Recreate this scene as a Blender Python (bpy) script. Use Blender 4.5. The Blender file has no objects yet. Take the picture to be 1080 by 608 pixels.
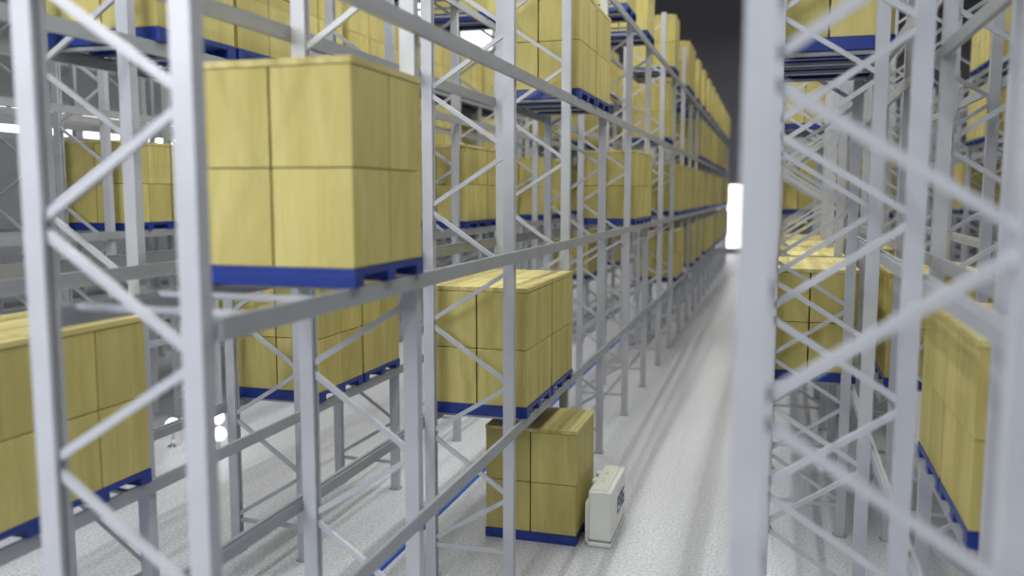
import bpy, bmesh, math, random
from mathutils import Vector, Matrix
random.seed(7)
C = bpy.context.scene.collection
S = bpy.context.scene

# ------------------------------------------------------------------ materials
def new_mat(name):
    m = bpy.data.materials.new(name); m.use_nodes = True
    return m, m.node_tree, m.node_tree.nodes['Principled BSDF']

def set_in(b, **kw):
    for k, v in kw.items():
        b.inputs[k.replace('_', ' ')].default_value = v

def paint(name, col, rough=.4, metal=0., var=.06, scale=3., bump=0., spec=.5):
    m, t, b = new_mat(name)
    set_in(b, Roughness=rough, Metallic=metal)
    b.inputs['Specular IOR Level'].default_value = spec
    tc = t.nodes.new('ShaderNodeTexCoord'); n = t.nodes.new('ShaderNodeTexNoise')
    n.inputs['Scale'].default_value = scale; n.inputs['Detail'].default_value = 3
    t.links.new(tc.outputs['Object'], n.inputs['Vector'])
    r = t.nodes.new('ShaderNodeValToRGB')
    r.color_ramp.elements[0].position = .3; r.color_ramp.elements[1].position = .7
    r.color_ramp.elements[0].color = (*[c*(1-var) for c in col], 1)
    r.color_ramp.elements[1].color = (*[min(1, c*(1+var)) for c in col], 1)
    t.links.new(n.outputs['Fac'], r.inputs['Fac']); t.links.new(r.outputs['Color'], b.inputs['Base Color'])
    if bump:
        n2 = t.nodes.new('ShaderNodeTexNoise'); n2.inputs['Scale'].default_value = scale*12
        t.links.new(tc.outputs['Object'], n2.inputs['Vector'])
        bp = t.nodes.new('ShaderNodeBump'); bp.inputs['Strength'].default_value = bump; bp.inputs['Distance'].default_value = .01
        t.links.new(n2.outputs['Fac'], bp.inputs['Height']); t.links.new(bp.outputs['Normal'], b.inputs['Normal'])
    return m

def wood(name, c1, c2, stretch=(5, 5, .7), rough=.6):
    m, t, b = new_mat(name)
    set_in(b, Roughness=rough)
    b.inputs['Specular IOR Level'].default_value = .3
    tc = t.nodes.new('ShaderNodeTexCoord'); oi = t.nodes.new('ShaderNodeObjectInfo')
    ad = t.nodes.new('ShaderNodeVectorMath'); ad.operation = 'ADD'
    sc = t.nodes.new('ShaderNodeVectorMath'); sc.operation = 'SCALE'; sc.inputs['Scale'].default_value = 1
    mp = t.nodes.new('ShaderNodeMapping'); mp.inputs['Scale'].default_value = stretch
    cm = t.nodes.new('ShaderNodeCombineXYZ'); mu = t.nodes.new('ShaderNodeMath'); mu.operation = 'MULTIPLY'; mu.inputs[1].default_value = 37.
    t.links.new(oi.outputs['Random'], mu.inputs[0]); t.links.new(mu.outputs[0], cm.inputs[0]); t.links.new(mu.outputs[0], cm.inputs[1])
    t.links.new(tc.outputs['Object'], ad.inputs[0]); t.links.new(cm.outputs[0], ad.inputs[1])
    t.links.new(ad.outputs[0], mp.inputs['Vector'])
    n = t.nodes.new('ShaderNodeTexNoise'); n.inputs['Scale'].default_value = 1.0; n.inputs['Detail'].default_value = 4; n.inputs['Distortion'].default_value = .6
    t.links.new(mp.outputs[0], n.inputs['Vector'])
    n2 = t.nodes.new('ShaderNodeTexNoise'); n2.inputs['Scale'].default_value = 7; n2.inputs['Detail'].default_value = 3
    t.links.new(mp.outputs[0], n2.inputs['Vector'])
    mx = t.nodes.new('ShaderNodeMath'); mx.operation = 'MULTIPLY_ADD'; mx.inputs[1].default_value = .3
    t.links.new(n2.outputs['Fac'], mx.inputs[0]); t.links.new(n.outputs['Fac'], mx.inputs[2])
    r = t.nodes.new('ShaderNodeValToRGB')
    r.color_ramp.elements[0].position = .45; r.color_ramp.elements[1].position = .85
    r.color_ramp.elements[0].color = (*c1, 1); r.color_ramp.elements[1].color = (*c2, 1)
    t.links.new(mx.outputs[0], r.inputs['Fac'])
    hs = t.nodes.new('ShaderNodeHueSaturation')
    ma = t.nodes.new('ShaderNodeMapRange'); ma.inputs['To Min'].default_value = .9; ma.inputs['To Max'].default_value = 1.08
    t.links.new(oi.outputs['Random'], ma.inputs['Value']); t.links.new(ma.outputs[0], hs.inputs['Value'])
    t.links.new(r.outputs['Color'], hs.inputs['Color']); t.links.new(hs.outputs['Color'], b.inputs['Base Color'])
    return m

def glow(name, col, strength):
    m, t, b = new_mat(name)
    set_in(b, Base_Color=(*col, 1), Emission_Color=(*col, 1), Emission_Strength=strength)
    return m

STEEL = paint('grey_painted_steel', (.48, .495, .53), .34, .0, .05, 2.5)
BEAM = paint('grey_beam_paint', (.35, .365, .39), .42, .0, .06, 2.0)
BAR = paint('support_bar_paint', (.40, .42, .46), .45, .0, .08, 2.0)
WOODM = wood('yellow_wood', (.475, .402, .122), (.595, .525, .200))
WOODTOP = wood('yellow_wood_top', (.47, .39, .125), (.72, .64, .29), (9, .5, 3))
BLUE = paint('blue_plastic', (.010, .034, .23), .38, 0, .12, 5.)
STRIP = paint('blue_strip', (.02, .10, .50), .4, 0, .1, 5.)
WHITE = paint('warm_white_plastic', (.80, .81, .74), .35, 0, .02, 4.)
SEAM = paint('grey_seam', (.30, .32, .32), .5, 0, .05, 4.)
MARK = paint('navy_print', (.06, .07, .22), .5, 0, .1, 6.)
DARK = paint('dark_wall', (.20, .20, .225), .9, 0, .03, .3)
PALE = paint('pale_wall', (.42, .43, .45), .8, 0, .1, .4)
PANE = glow('bright_pane', (1, .99, 1), 2.2)
BULB = glow('bulb_glass', (1, .99, .97), 4.0)
CHROME = paint('lamp_metal', (.7, .7, .72), .15, 1., .03, 4.)

def floor_mat():
    m, t, b = new_mat('pale_grain_floor')
    set_in(b, Roughness=.42); b.inputs['Specular IOR Level'].default_value = .45
    tc = t.nodes.new('ShaderNodeTexCoord')
    n = t.nodes.new('ShaderNodeTexNoise'); n.inputs['Scale'].default_value = 26; n.inputs['Detail'].default_value = 5
    mp = t.nodes.new('ShaderNodeMapping'); mp.inputs['Scale'].default_value = (1.1, .12, 1)
    n2 = t.nodes.new('ShaderNodeTexNoise'); n2.inputs['Scale'].default_value = 1.3; n2.inputs['Detail'].default_value = 3
    t.links.new(tc.outputs['Object'], n.inputs['Vector']); t.links.new(tc.outputs['Object'], mp.inputs['Vector']); t.links.new(mp.outputs[0], n2.inputs['Vector'])
    r = t.nodes.new('ShaderNodeValToRGB')
    r.color_ramp.elements[0].position = .32; r.color_ramp.elements[1].position = .68
    r.color_ramp.elements[0].color = (.50, .51, .53, 1); r.color_ramp.elements[1].color = (.80, .81, .83, 1)
    t.links.new(n.outputs['Fac'], r.inputs['Fac'])
    mx = t.nodes.new('ShaderNodeMix'); mx.data_type = 'RGBA'; mx.blend_type = 'MULTIPLY'; mx.inputs['Factor'].default_value = 1
    r2 = t.nodes.new('ShaderNodeValToRGB'); r2.color_ramp.elements[0].position = .35; r2.color_ramp.elements[1].position = .65
    r2.color_ramp.elements[0].color = (.86, .86, .87, 1); r2.color_ramp.elements[1].color = (1, 1, 1, 1)
    t.links.new(n2.outputs['Fac'], r2.inputs['Fac'])
    t.links.new(r.outputs['Color'], mx.inputs['A']); t.links.new(r2.outputs['Color'], mx.inputs['B'])
    t.links.new(mx.outputs['Result'], b.inputs['Base Color'])
    bp = t.nodes.new('ShaderNodeBump'); bp.inputs['Strength'].default_value = .35; bp.inputs['Distance'].default_value = .02
    t.links.new(n.outputs['Fac'], bp.inputs['Height']); t.links.new(bp.outputs['Normal'], b.inputs['Normal'])
    return m
FLOOR = floor_mat()

# ------------------------------------------------------------------ mesh helpers
class MB:
    def __init__(s): s.bm = bmesh.new()
    def box(s, x0, x1, y0, y1, z0, z1, bevel=0.):
        r = bmesh.ops.create_cube(s.bm, size=1)
        vs = r['verts']
        for v in vs:
            v.co = Vector(((x0+x1)/2+v.co.x*(x1-x0), (y0+y1)/2+v.co.y*(y1-y0), (z0+z1)/2+v.co.z*(z1-z0)))
        if bevel:
            es = list({e for v in vs for e in v.link_edges})
            bmesh.ops.bevel(s.bm, geom=es, offset=bevel, segments=2, profile=.6, affect='EDGES')
        return s
    def prism(s, prof, axis, a, b):
        """closed 2-D profile swept along an axis; prof pairs are the two other axes in order"""
        def P(u, v, w): return {'x': (w, u, v), 'y': (u, w, v), 'z': (u, v, w)}[axis]
        A = [s.bm.verts.new(P(u, v, a)) for u, v in prof]; B = [s.bm.verts.new(P(u, v, b)) for u, v in prof]
        n = len(prof)
        for i in range(n): s.bm.faces.new((A[i], A[(i+1) % n], B[(i+1) % n], B[i]))
        s.bm.faces.new(A[::-1]); s.bm.faces.new(B)
        return s
    def bar(s, p, q, w, d, up=(0, 1, 0)):
        """rectangular bar from p to q: w across (in plane), d along up"""
        p = Vector(p); q = Vector(q); t = (q-p).normalized(); u = Vector(up); v = t.cross(u).normalized()
        prof = [(-w/2, -d/2), (w/2, -d/2), (w/2, d/2), (-w/2, d/2)]
        A = [s.bm.verts.new(p+v*a+u*b) for a, b in prof]; B = [s.bm.verts.new(q+v*a+u*b) for a, b in prof]
        for i in range(4): s.bm.faces.new((A[i], A[(i+1) % 4], B[(i+1) % 4], B[i]))
        s.bm.faces.new(A[::-1]); s.bm.faces.new(B)
        return s
    def mesh(s, name, mat, smooth=False):
        bmesh.ops.recalc_face_normals(s.bm, faces=s.bm.faces)
        me = bpy.data.meshes.new(name); s.bm.to_mesh(me); s.bm.free(); me.materials.append(mat)
        if smooth:
            for p in me.polygons: p.use_smooth = True
        return me

def link(name, me, parent=None, loc=(0, 0, 0)):
    o = bpy.data.objects.new(name, me); C.objects.link(o); o.location = loc
    if parent: o.parent = parent
    return o
def empty(name, loc, label, cat, group=None, rz=0):
    o = bpy.data.objects.new(name, None); C.objects.link(o); o.location = loc; o.rotation_euler = (0, 0, rz)
    o.empty_display_size = .3
    o['label'] = label; o['category'] = cat
    if group: o['group'] = group
    return o
def struct(name, me):
    o = link(name, me); o['kind'] = 'structure'; return o

# ------------------------------------------------------------------ layout numbers (metres)
BAY = 2.8; Y0 = 3.7655; DEPTH = .974
LV = [1.985, 3.99, 6.015, 8.045]           # beam top surfaces
UW, UD = .125, .10                          # upright section

# ------------------------------------------------------------------ rack parts
def upright_mesh(side, top):
    """channel section, web outward (side=+1 towards local -X face of the rack, -1 towards the far side)"""
    w, d, t, lip = UW/2, UD/2, .012, .040
    k = side
    pr = [(k*w, -d), (k*w, d), (-k*w, d), (-k*w, d-lip), (-k*(w-t), d-lip), (-k*(w-t), d-t), (k*(w-t), d-t),
          (k*(w-t), -d+t), (-k*(w-t), -d+t), (-k*(w-t), -d+lip), (-k*w, -d+lip), (-k*w, -d)]
    m = MB(); m.prism(pr, 'z', .02, top)
    return m.mesh('upright', STEEL)
def plate_mesh():
    return MB().box(-.085, .085, -.075, .075, 0, .02, .004).mesh('foot_plate', BEAM)
def bracing_mesh(top):
    """zig-zag in the local XZ plane between x=0 (aisle upright) and x=-DEPTH; flat strips"""
    m = MB(); xa, xi = -UW/2+.03, -DEPTH+UW/2-.03
    za = [1.10+1.335*k for k in range(8)]; zi = [.47+1.33*k for k in range(8)]
    m.bar((xi, 0, .43), (xa, 0, .43), .05, .032)
    g = .035
    for k in range(8):
        if za[k] > top-.1: break
        m.bar((xi, 0, zi[k]+g), (xa, 0, za[k]-g), .048, .036)
        if zi[k+1] > top-.1 if k < 7 else True: break
        m.bar((xa, 0, za[k]+g), (xi, 0, zi[k+1]-g), .048, .036)
    return m.mesh('upright_frame', STEEL)
def beam_mesh(L, out):
    """stepped box beam along Y with its top at z=0; out=+1 lip outward"""
    h, d = .125, .05; k = out
    pr = [(0, -h), (k*d, -h), (k*d, 0), (k*.018, 0), (k*.018, -.024), (0, -.024)]
    m = MB(); m.prism(pr, 'y', 0, L)
    return m.mesh('beam', BEAM)
PLATE = plate_mesh()
_cache = {}
def frame_meshes(top):
    if top not in _cache:
        _cache[top] = (bracing_mesh(top), upright_mesh(1, top), upright_mesh(-1, top))
    return _cache[top]

def support_mesh():
    m = MB()
    pr = [(-.03, -.034), (-.02, -.04), (.02, -.04), (.03, -.034), (.03, -.004), (-.03, -.004)]
    m.prism(pr, 'x', -DEPTH-UW/2-.045, UW/2+.045)
    return m.mesh('support_bar', BAR)
SUPPORT = support_mesh()

def make_rack(xa, n0, n1, mirror, label, first=0., top=8.06, top_far=9.35, far_from=7, skew=0., dz=0., loaded=()):
    """aisle plane at world X=xa at the first frame; mirror=False: depth runs to -X, True: to +X"""
    root = empty('pallet_rack', (xa, Y0+n0*BAY, 0), label, 'storage rack', 'long rows of grey pallet racking', rz=-skew)
    s = 1
    for n in range(n0, n1+1):
        tp = (top if n < far_from else top_far)+dz
        br, ua, ui = frame_meshes(round(tp, 3))
        y = (n-n0)*BAY+(first if n == n0 else 0)
        f = link('upright_frame', br, root, (0, y, 0))
        if mirror: f.rotation_euler = (0, 0, math.pi)
        a = link('upright', ua, f, (0, 0, 0)); b = link('upright', ui, f, (-DEPTH, 0, 0))
        if n < 9:
            link('foot_plate', PLATE, a); link('foot_plate', PLATE, b)
    ys = .055+first
    L = (n1-n0)*BAY+.05-ys
    bmR = beam_mesh(L, 1); bmL = beam_mesh(L, -1)
    xr = (DEPTH if mirror else 0)+UW/2; xl = (.05 if mirror else -DEPTH)-UW/2
    for z in LV:
        link('beam', bmR, root, (xr, ys, z+dz)); link('beam', bmL, root, (xl, ys, z+dz))
    for (n, l) in sorted(set(loaded)):
        if n0 <= n < min(n1, n0+10):
            for i in range(4):
                link('support_bar', SUPPORT, root, ((DEPTH if mirror else 0), (n-n0)*BAY+.33+i*.71, LV[l-1]+dz))
    return root

# ------------------------------------------------------------------ pallet loads
LX, LY, PH, CH = 1.26, 1.20, .130, 1.42
def pallet_mesh():
    m = MB()
    m.box(-LX/2, LX/2, -LY/2, LY/2, PH-.05, PH, .004)
    for y in (-LY/2+.07, 0, LY/2-.07):
        m.box(-LX/2, LX/2, y-.07, y+.07, 0, PH-.045, .004)
    return m.mesh('pallet', BLUE)
def carton_mesh():
    h = (CH-.05)/2
    return MB().box(-LX/4+.009, LX/4-.009, -LY/4+.007, LY/4-.007, .004, h-.005, .005).mesh('carton', WOODM)
def sheet_mesh():
    return MB().box(-LX/2+.002, LX/2-.002, -LY/2+.002, LY/2-.002, 0, .05, .004).mesh('top_board', WOODTOP)
def stack_mesh():
    h = (CH-.05)/2; m = MB()
    for i in (-1, 1):
        for j in (-1, 1):
            for k in (0, 1):
                m.box(i*LX/4-LX/4+.006, i*LX/4+LX/4-.006, j*LY/4-LY/4+.004, j*LY/4+LY/4-.004, k*h+.003, k*h+h-.003)
    m.box(-LX/2+.002, LX/2-.002, -LY/2+.002, LY/2-.002, 2*h, 2*h+.05)
    return m.mesh('carton_stack', WOODM)
PALLET, CARTON, SHEET, STACK = pallet_mesh(), carton_mesh(), sheet_mesh(), stack_mesh()

def make_load(loc, label, group, detail=True, rz=0):
    r = empty('pallet_load', loc, label, 'pallet load', group, rz)
    link('pallet', PALLET, r)
    if detail:
        h = (CH-.05)/2
        for i in (-1, 1):
            for j in (-1, 1):
                for k in (0, 1):
                    link('carton', CARTON, r, (i*LX/4, j*LY/4, PH+k*h))
        link('top_board', SHEET, r, (0, 0, PH+2*h))
    else:
        link('carton_stack', STACK, r, (0, 0, PH))
    return r

LNAME = {1: 'lowest', 2: 'second', 3: 'third', 4: 'top'}
def slot(row, n, pos, level):
    """world place of a pallet slot"""
    xa, mirror, skew, dz, n0 = row
    ly = (n-n0)*BAY+(.85 if pos == 0 else 2.105)
    lx = DEPTH/2 if mirror else -DEPTH/2
    c, s = math.cos(-skew), math.sin(-skew)
    return (xa+c*lx-s*ly, Y0+n0*BAY+s*lx+c*ly, (LV[level-1]+dz if level else 0)+.002)

#        aisle X, mirror, skew, dz, first frame
ROWA = (-2.815, False, 0, 0, 0)
ROWB = (-5.53, False, 0, 0, 0)
ROWE = (-10.75, False, 0, 0, 0)
ROWF = (-12.3, False, 0, 0, 1)
ROWH = (-16.6, False, 0, 0, 3)
ROWC = (-.05, True, .014, .08, 0)
ROWD = (1.56, True, .014, .05, 0)
ROWG = (5.35, True, .014, .05, 1)
ROWI = (7.0, True, .014, .05, 2)

near = []   # (row, bay, pos, level, label, group)
gA, gB, gC, gD, gE = ('pallet loads on the rack left of the aisle', 'pallet loads on the second rack from the aisle on the left',
      'pallet loads on the blurred right front rack', 'pallet loads on the second rack on the right', 'pallet loads on the racks far to the left')
near += [
 (ROWA, 0, 1, 2, 'largest blurred yellow carton load on a blue pallet, at the upper left above the beam', gA),
 (ROWA, 2, 0, 1, 'sharp yellow carton load on the lowest beam just above the floor load, front one', gA),
 (ROWA, 2, 1, 1, 'yellow carton load tucked directly behind the sharp front load on the lowest beam', gA),
 (ROWA, 3, 0, 3, 'sharp yellow carton load on the third level at the top centre, front one', gA),
 (ROWA, 3, 1, 3, 'yellow carton load at the top centre, tucked behind the sharp third-level load', gA),
 (ROWA, 5, 0, 2, 'yellow carton load at mid height right of the centre uprights, front one of its pair', gA),
 (ROWA, 5, 1, 2, 'yellow carton load at mid height right of centre, tucked behind another', gA),
 (ROWA, 4, 1, 4, 'yellow carton load cut by the top edge, first blue pallet right of the centre', gA),
 (ROWA, 5, 1, 4, 'yellow carton load cut by the top edge, second blue pallet along the top beam', gA),
 (ROWA, 8, 0, 1, 'small yellow load on the lowest beam beside the aisle, nearest of the far cluster', gA),
 (ROWA, 8, 0, 2, 'blurred yellow load at mid height at the start of the far cluster along the aisle', gA),
 (ROWA, 7, 0, 3, 'yellow load on the third level behind the thin uprights, nearest of the far cluster', gA),
 (ROWA, 7, 1, 4, 'yellow load with its whole top against the dark wall, nearest on the top level', gA),
 (ROWB, 0, 0, 1, 'large blurred yellow load at the lower left, cut by the left frame edge', gB),
 (ROWB, 0, 1, 1, 'large blurred yellow load at the lower left ending beside the near upright', gB),
 (ROWB, 2, 0, 1, 'yellow load low behind the big near load, front one seen with its left face', gB),
 (ROWB, 2, 1, 1, 'yellow load low behind the big near load, rear one of the pair', gB),
 (ROWB, 4, 0, 2, 'yellow load at mid height seen through the centre frame bracing, front one', gB),
 (ROWB, 4, 1, 2, 'yellow load at mid height seen through the centre frame bracing, rear one', gB),
 (ROWB, 6, 0, 2, 'narrow yellow load at mid height just right of the sharp centre upright, front one', gB),
 (ROWB, 6, 1, 2, 'narrow yellow load at mid height right of the sharp centre upright, rear one', gB),
 (ROWB, 1, 0, 3, 'yellow load at the upper left edge with its blue pallet above the near bracing', gB),
 (ROWB, 1, 1, 3, 'yellow load above the big near load, rear one of the upper left pair', gB),
 (ROWB, 4, 1, 4, 'yellow load cut by the top edge left of the sharp centre upright', gB),
 (ROWC, 3, 0, 1, 'yellow load behind the bracing right of the wide blurred upright, front one at low level', gC),
 (ROWC, 3, 1, 1, 'yellow load directly behind the low one right of the wide blurred upright', gC),
 (ROWC, 2, 0, 3, 'yellow load at the top right of the wide blurred upright, bars under its pallet', gC),
 (ROWC, 2, 1, 3, 'yellow load hidden behind the top one right of the wide blurred upright', gC),
 (ROWD, 1, 0, 1, 'large blurred yellow load at the lower right edge, nearest on the right', gD),
 (ROWD, 1, 1, 1, 'blurred yellow load at the lower right, behind the nearest right one', gD),
 (ROWD, 3, 0, 1, 'yellow load low between the two blurred right uprights', gD),
 (ROWE, 3, 0, 2, 'olive yellow load seen at the left between upright and big near load, left one', gE),
 (ROWE, 3, 1, 2, 'olive yellow load seen at the left between upright and big near load, right one', gE),
]
taken = {(id(r), n, p, l) for r, n, p, l, _, _ in near}
for r, n, p, l, lab, g in near:
    make_load(slot(r, n, p, l), lab, g, True, -r[2])

cnt = len(near)
def far(row, cells, text, group, dsplit=12):
    global cnt
    for (n, p, l) in cells:
        if (id(row), n, p, l) in taken: continue
        taken.add((id(row), n, p, l)); cnt += 1
        lab = text % LNAME[l]
        make_load(slot(row, n, p, l), lab, group+', '+LNAME[l]+' level', n < dsplit, -row[2])
rnd = random.Random(3)
# row A, the densely filled far half beside the aisle
cells = [(n, p, l) for n in range(8, 20) for p in (0, 1) for l in (1, 2, 3, 4) if not (l == 1 and rnd.random() < .45) and not (l in (2, 3) and rnd.random() < .28) and not (l == 3 and n < 11) and not (l == 4 and (n == 8 or (n > 9 and p == 0)))]
far(ROWA, cells, 'small blurred yellow load far down the aisle-side left rack, %s level', 'far loads beside the aisle')
cells = [(n, p, l) for n, l in ((8, 1), (10, 1), (8, 2), (9, 2), (3, 4), (6, 4), (7, 3), (8, 3), (11, 2), (12, 3), (9, 4), (11, 4)) for p in (0, 1)]
far(ROWB, cells, 'yellow load glimpsed through the bracing on the second left rack, %s level', 'far loads on the second left rack')
cells = [(n, p, l) for n, l in ((4, 1), (5, 1), (4, 4), (5, 4), (6, 4), (7, 4), (8, 4), (9, 4), (10, 4), (11, 4), (8, 2), (5, 3), (7, 3), (8, 3), (10, 2), (1, 3), (10, 3)) for p in (0, 1)]
far(ROWE, cells, 'blurred yellow load glimpsed between beams on the third left rack, %s level', 'far loads on the third left rack')
cells = [(n, p, l) for n, l in ((6, 4), (8, 4), (9, 4), (4, 2), (10, 3), (11, 4), (12, 4), (7, 2), (6, 3), (8, 3)) for p in (0, 1)]
far(ROWF, cells, 'pale blurred yellow load on the fourth left rack, %s level', 'far loads on the fourth left rack')
cells = [(n, p, l) for n, l in ((4, 1), (5, 1), (6, 1), (8, 2), (9, 2), (10, 1), (6, 3)) for p in (0, 1)]
far(ROWC, cells, 'yellow load deep behind the blurred bracing of the right front rack, %s level', 'far loads on the right front rack')
cells = [(n, p, l) for n, l in ((3, 1), (5, 1), (7, 2)) for p in (0, 1)]
far(ROWD, cells, 'yellow load deep inside the second rack on the right, %s level', 'far loads on the second right rack')
cells = [(n, p, l) for n, l in ((8, 4), (8, 3), (5, 1), (6, 1), (4, 4), (9, 2)) for p in (0, 1)]
far(ROWG, cells, 'yellow load glimpsed on the rack across the right-hand aisle, %s level', 'far loads across the right-hand aisle')

def loaded(row): return [(n, l) for (i, n, p, l) in taken if i == id(row)]
make_rack(ROWA[0], 0, 20, False, 'long grey rack along the left side of the aisle, carrying the big near load', loaded=loaded(ROWA))
make_rack(ROWB[0], 0, 16, False, 'grey rack one row further left than the aisle rack, behind its zigzag bracing', loaded=loaded(ROWB), far_from=99, top=9.3)
make_rack(ROWE[0], 0, 16, False, 'third grey rack from the aisle on the left, seen small behind the second one', loaded=loaded(ROWE), far_from=99, top=9.3)
make_rack(ROWF[0], 1, 16, False, 'fourth grey rack from the aisle on the left, small and blurred', loaded=loaded(ROWF), far_from=99, top=9.3)
make_rack(ROWH[0], 3, 16, False, 'farthest grey rack on the left, a tiny lattice in front of the pale wall', far_from=99, top=9.3)
make_rack(ROWC[0], 0, 22, True, 'grey rack right of the aisle with the widest blurred upright and crossing diagonals', first=-.22, skew=.014, dz=.08, loaded=loaded(ROWC), far_from=99, top=9.3)
make_rack(ROWD[0], 1, 20, True, 'second grey rack on the right, standing back to back with the front one', skew=.014, dz=.05, loaded=loaded(ROWD), far_from=99, top=9.3)
make_rack(ROWG[0], 1, 20, True, 'grey rack across the right-hand aisle, glimpsed at the right edge', skew=.014, dz=.05, loaded=loaded(ROWG), far_from=99, top=9.3)
make_rack(ROWI[0], 2, 20, True, 'farthest grey rack on the right, behind the one across the right-hand aisle', skew=.014, dz=.05, far_from=99, top=9.3)

# the load on the floor beside the white machine
make_load((-2.945, 11.36, .002), 'yellow carton load standing on the floor beside the white machine', gA, True)

# ------------------------------------------------------------------ white pallet machine in the aisle
mr = empty('pallet_shuttle', (-2.02, 11.38, 0), 'small white rounded machine with blue marks on the floor beside the lowest load', 'machine')
def rounded_slab(x0, x1, y0, y1, z0, z1, b, name, mat, seg=4):
    m = MB()
    r = bmesh.ops.create_cube(m.bm, size=1)
    for v in r['verts']:
        v.co = Vector(((x0+x1)/2+v.co.x*(x1-x0), (y0+y1)/2+v.co.y*(y1-y0), (z0+z1)/2+v.co.z*(z1-z0)))
    bmesh.ops.bevel(m.bm, geom=list(m.bm.edges), offset=b, segments=seg, profile=.5, affect='EDGES')
    return m.mesh(name, mat, False)
link('body', rounded_slab(-.15, .16, -.57, .57, .085, .76, .035, 'body', WHITE), mr)
link('seam', rounded_slab(-.145, .155, -.563, .563, .068, .09, .008, 'seam', SEAM), mr)
link('bumper', rounded_slab(-.155, .165, -.575, .575, .004, .07, .02, 'bumper', WHITE), mr)
link('back_plate', rounded_slab(-.205, -.145, -.50, .50, .02, .58, .015, 'back_plate', WHITE), mr)
link('lid', rounded_slab(-.13, .10, -.53, .53, .757, .775, .008, 'lid', WHITE), mr)
for y in (-.18, -.02, .16):
    link('button', MB().box(-.05, -.01, y-.03, y+.03, .774, .790, .006).mesh('button', paint('pale_yellow_button', (.8, .8, .5), .4)), mr)
for y in (.0, .30):
    link('catch', rounded_slab(-.20, -.12, y-.07, y+.07, .68, .745, .02, 'catch', WHITE), mr)
glyph = MB()
X = (.1595, .1635)
def gb(y0, y1, z0, z1): glyph.box(X[0], X[1], y0+.16, y1+.16, z0*.9+.03, z1*.9+.03)
for k, yy in enumerate((-.26, -.06, .14)):
    gb(yy, yy+.045, .30, .56); gb(yy, yy+.15, .52, .56); gb(yy, yy+.15, .41, .45)
    if k != 1: gb(yy, yy+.15, .30, .34)
    gb(yy+.11, yy+.15, .30 if k != 0 else .42, .44 if k == 2 else .56)
gm = link('logo', glyph.mesh('logo', MARK), mr); gm['label'] = 'dark blue block marks on the side'

# ------------------------------------------------------------------ round lamps standing low between the left racks
def lathe(prof, mat, name, seg=20):
    bm = bmesh.new(); rings = []
    for r, z in prof:
        rings.append([bm.verts.new((r*math.cos(2*math.pi*i/seg), r*math.sin(2*math.pi*i/seg), z)) for i in range(seg)])
    for a, b in zip(rings, rings[1:]):
        for i in range(seg): bm.faces.new((a[i], a[(i+1) % seg], b[(i+1) % seg], b[i]))
    bm.faces.new(rings[0][::-1]); bm.faces.new(rings[-1])
    bmesh.ops.recalc_face_normals(bm, faces=bm.faces)
    me = bpy.data.meshes.new(name); bm.to_mesh(me); bm.free(); me.materials.append(mat)
    for p in me.polygons: p.use_smooth = True
    return me
bulb_me = lathe([(.02*1, .30)]+[(.13*math.sin(math.pi*t/12), .40-.13*math.cos(math.pi*t/12)) for t in range(2, 12)]+[(.012, .53)], BULB, 'bulb')
stem_me = lathe([(.10, 0), (.10, .02), (.03, .04), (.03, .26), (.05, .29), (.02, .30)], CHROME, 'lamp_base')
def lamp(loc, label):
    r = empty('globe_lamp', loc, label, 'lamp', 'round white lamps between the racks')
    link('lamp_base', stem_me, r); link('bulb', bulb_me, r)
LAMPS = [((-9.94, 13.79, 0), 'round white lamp low between the left racks, upper one right of the near upright'),
         ((-9.23, 12.84, 0), 'round white lamp low between the left racks, lower one right of the near upright'),
         ((-10.4, 13.1, 0), 'round white lamp low between the left racks, just left of the near upright')]
for l, t in LAMPS: lamp(l, t)

# blue guide rail on the floor of the narrow aisle behind the first rack
gr = MB(); gr.prism([(-.14, 0), (.09, 0), (.08, .035), (-.13, .035)], 'y', -7.5, 64)
gr = link('guide_rail', gr.mesh('guide_rail', STRIP), None, (-4.535, 0, 0))
gr['label'] = 'thin blue rail on the floor running behind the aisle-side left rack'; gr['category'] = 'rail'

# ------------------------------------------------------------------ setting
struct('floor', MB().box(-30, 22, -8, 70, -.2, 0).mesh('floor', FLOOR))
struct('wall_back', MB().box(-30, 22, 70, 70.3, -.2, 26).mesh('wall_back', DARK))
struct('wall_left', MB().box(-30.3, -30, -8, 70.3, -.2, 26).mesh('wall_left', PALE))
struct('wall_right', MB().box(22, 22.3, -8, 70.3, -.2, 26).mesh('wall_right', PALE))
# bright doorway at the end of the aisle
struct('door_1', MB().box(-4.0, -.5, 69.9, 69.99, .45, 5.4, .02).mesh('door', PANE))
# bright windows in the left wall
k = 1
for (y0, y1, z0, z1) in ((26.5, 32, 7.0, 8.4), (32.6, 38, 7.0, 8.4), (38.6, 45, 7.0, 8.4)):
    o = struct('window_%d' % k, MB().box(-30+.0, -29.93, y0, y1, z0, z1, .01).mesh('window', PANE)); k += 1

for (x0, x1, z0, z1) in ((-29.9, -28.2, 10, 23), (-25.6, -22.6, 16.6, 19)):
    o = struct('window_%d' % k, MB().box(x0, x1, 69.93, 70, z0, z1, .01).mesh('window', PANE)); k += 1

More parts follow.
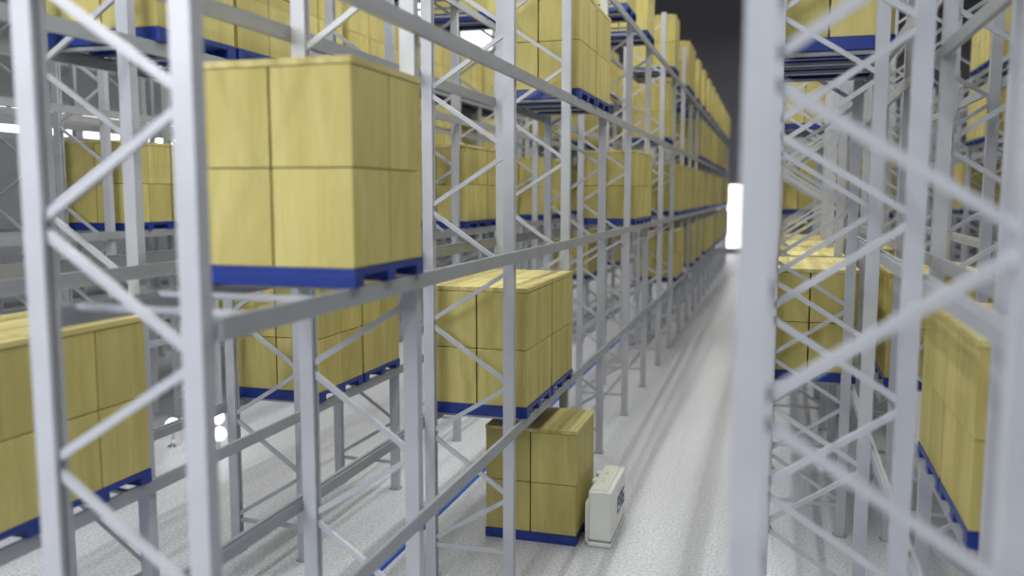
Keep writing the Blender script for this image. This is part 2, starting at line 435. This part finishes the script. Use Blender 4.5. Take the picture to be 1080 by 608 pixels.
# ------------------------------------------------------------------ lights
def area(name, loc, rot, sx, sy, power, col=(1, 1, 1)):
    l = bpy.data.lights.new(name, 'AREA'); l.shape = 'RECTANGLE'; l.size = sx; l.size_y = sy; l.energy = power; l.color = col
    o = bpy.data.objects.new(name, l); C.objects.link(o); o.location = loc; o.rotation_euler = rot
    return o
R = math.radians
area('overhead_fill_softbox', (-4, 30, 25), (0, 0, 0), 30, 70, 350, (1, .985, .96))  # added softbox for soft overhead fill
for x, p in ((-11.2, 260), (-6.0, 380), (-3.5, 660), (.3, 480), (3.6, 180)):
    area('strip_light', (x, 6, 11.2), (0, 0, 0), .03, 30, p, (.975, .99, 1))
for x in (-9, -3.5, 3.6):
    area('far_fill_strip', (x, 34, 17), (0, 0, 0), .1, 46, 1900, (1, .99, .96))  # fill strips added above the view to brighten the far top loads
area('front_light', (-6.5, -3.2, 8), (R(72), 0, R(-10)), 6, 4, 830, (.93, .95, 1))

w = bpy.data.worlds.new('World'); S.world = w; w.use_nodes = True
w.node_tree.nodes['Background'].inputs[0].default_value = (.036, .036, .042, 1)
w.node_tree.nodes['Background'].inputs[1].default_value = 1.0

# ------------------------------------------------------------------ camera (solved from the photograph)
f, yaw, pitch, roll, H = 911.68, .2891, .1082, .0010, 4.629
cy, sy, cp, sp = math.cos(yaw), math.sin(yaw), math.cos(pitch), math.sin(pitch)
F = Vector((-sy*cp, cy*cp, -sp)); Rr = Vector((cy, sy, 0)); U = Rr.cross(F)
r2 = Rr*math.cos(roll)+U*math.sin(roll); u2 = -Rr*math.sin(roll)+U*math.cos(roll)
cam = bpy.data.cameras.new('camera'); co = bpy.data.objects.new('camera', cam); C.objects.link(co)
M = Matrix((( r2.x, u2.x, -F.x, 0), (r2.y, u2.y, -F.y, 0), (r2.z, u2.z, -F.z, H), (0, 0, 0, 1)))
co.matrix_world = M
cam.sensor_width = 36; cam.lens = 36*f/1080; cam.clip_start = .05; cam.clip_end = 300
cam.dof.use_dof = True; cam.dof.focus_distance = 10.8; cam.dof.aperture_fstop = cam.lens/1000/.065
S.camera = co

S.view_settings.view_transform = 'Standard'; S.view_settings.look = 'None'
S.view_settings.gamma = 1; S.view_settings.use_curve_mapping = False
S.view_settings.exposure = 0
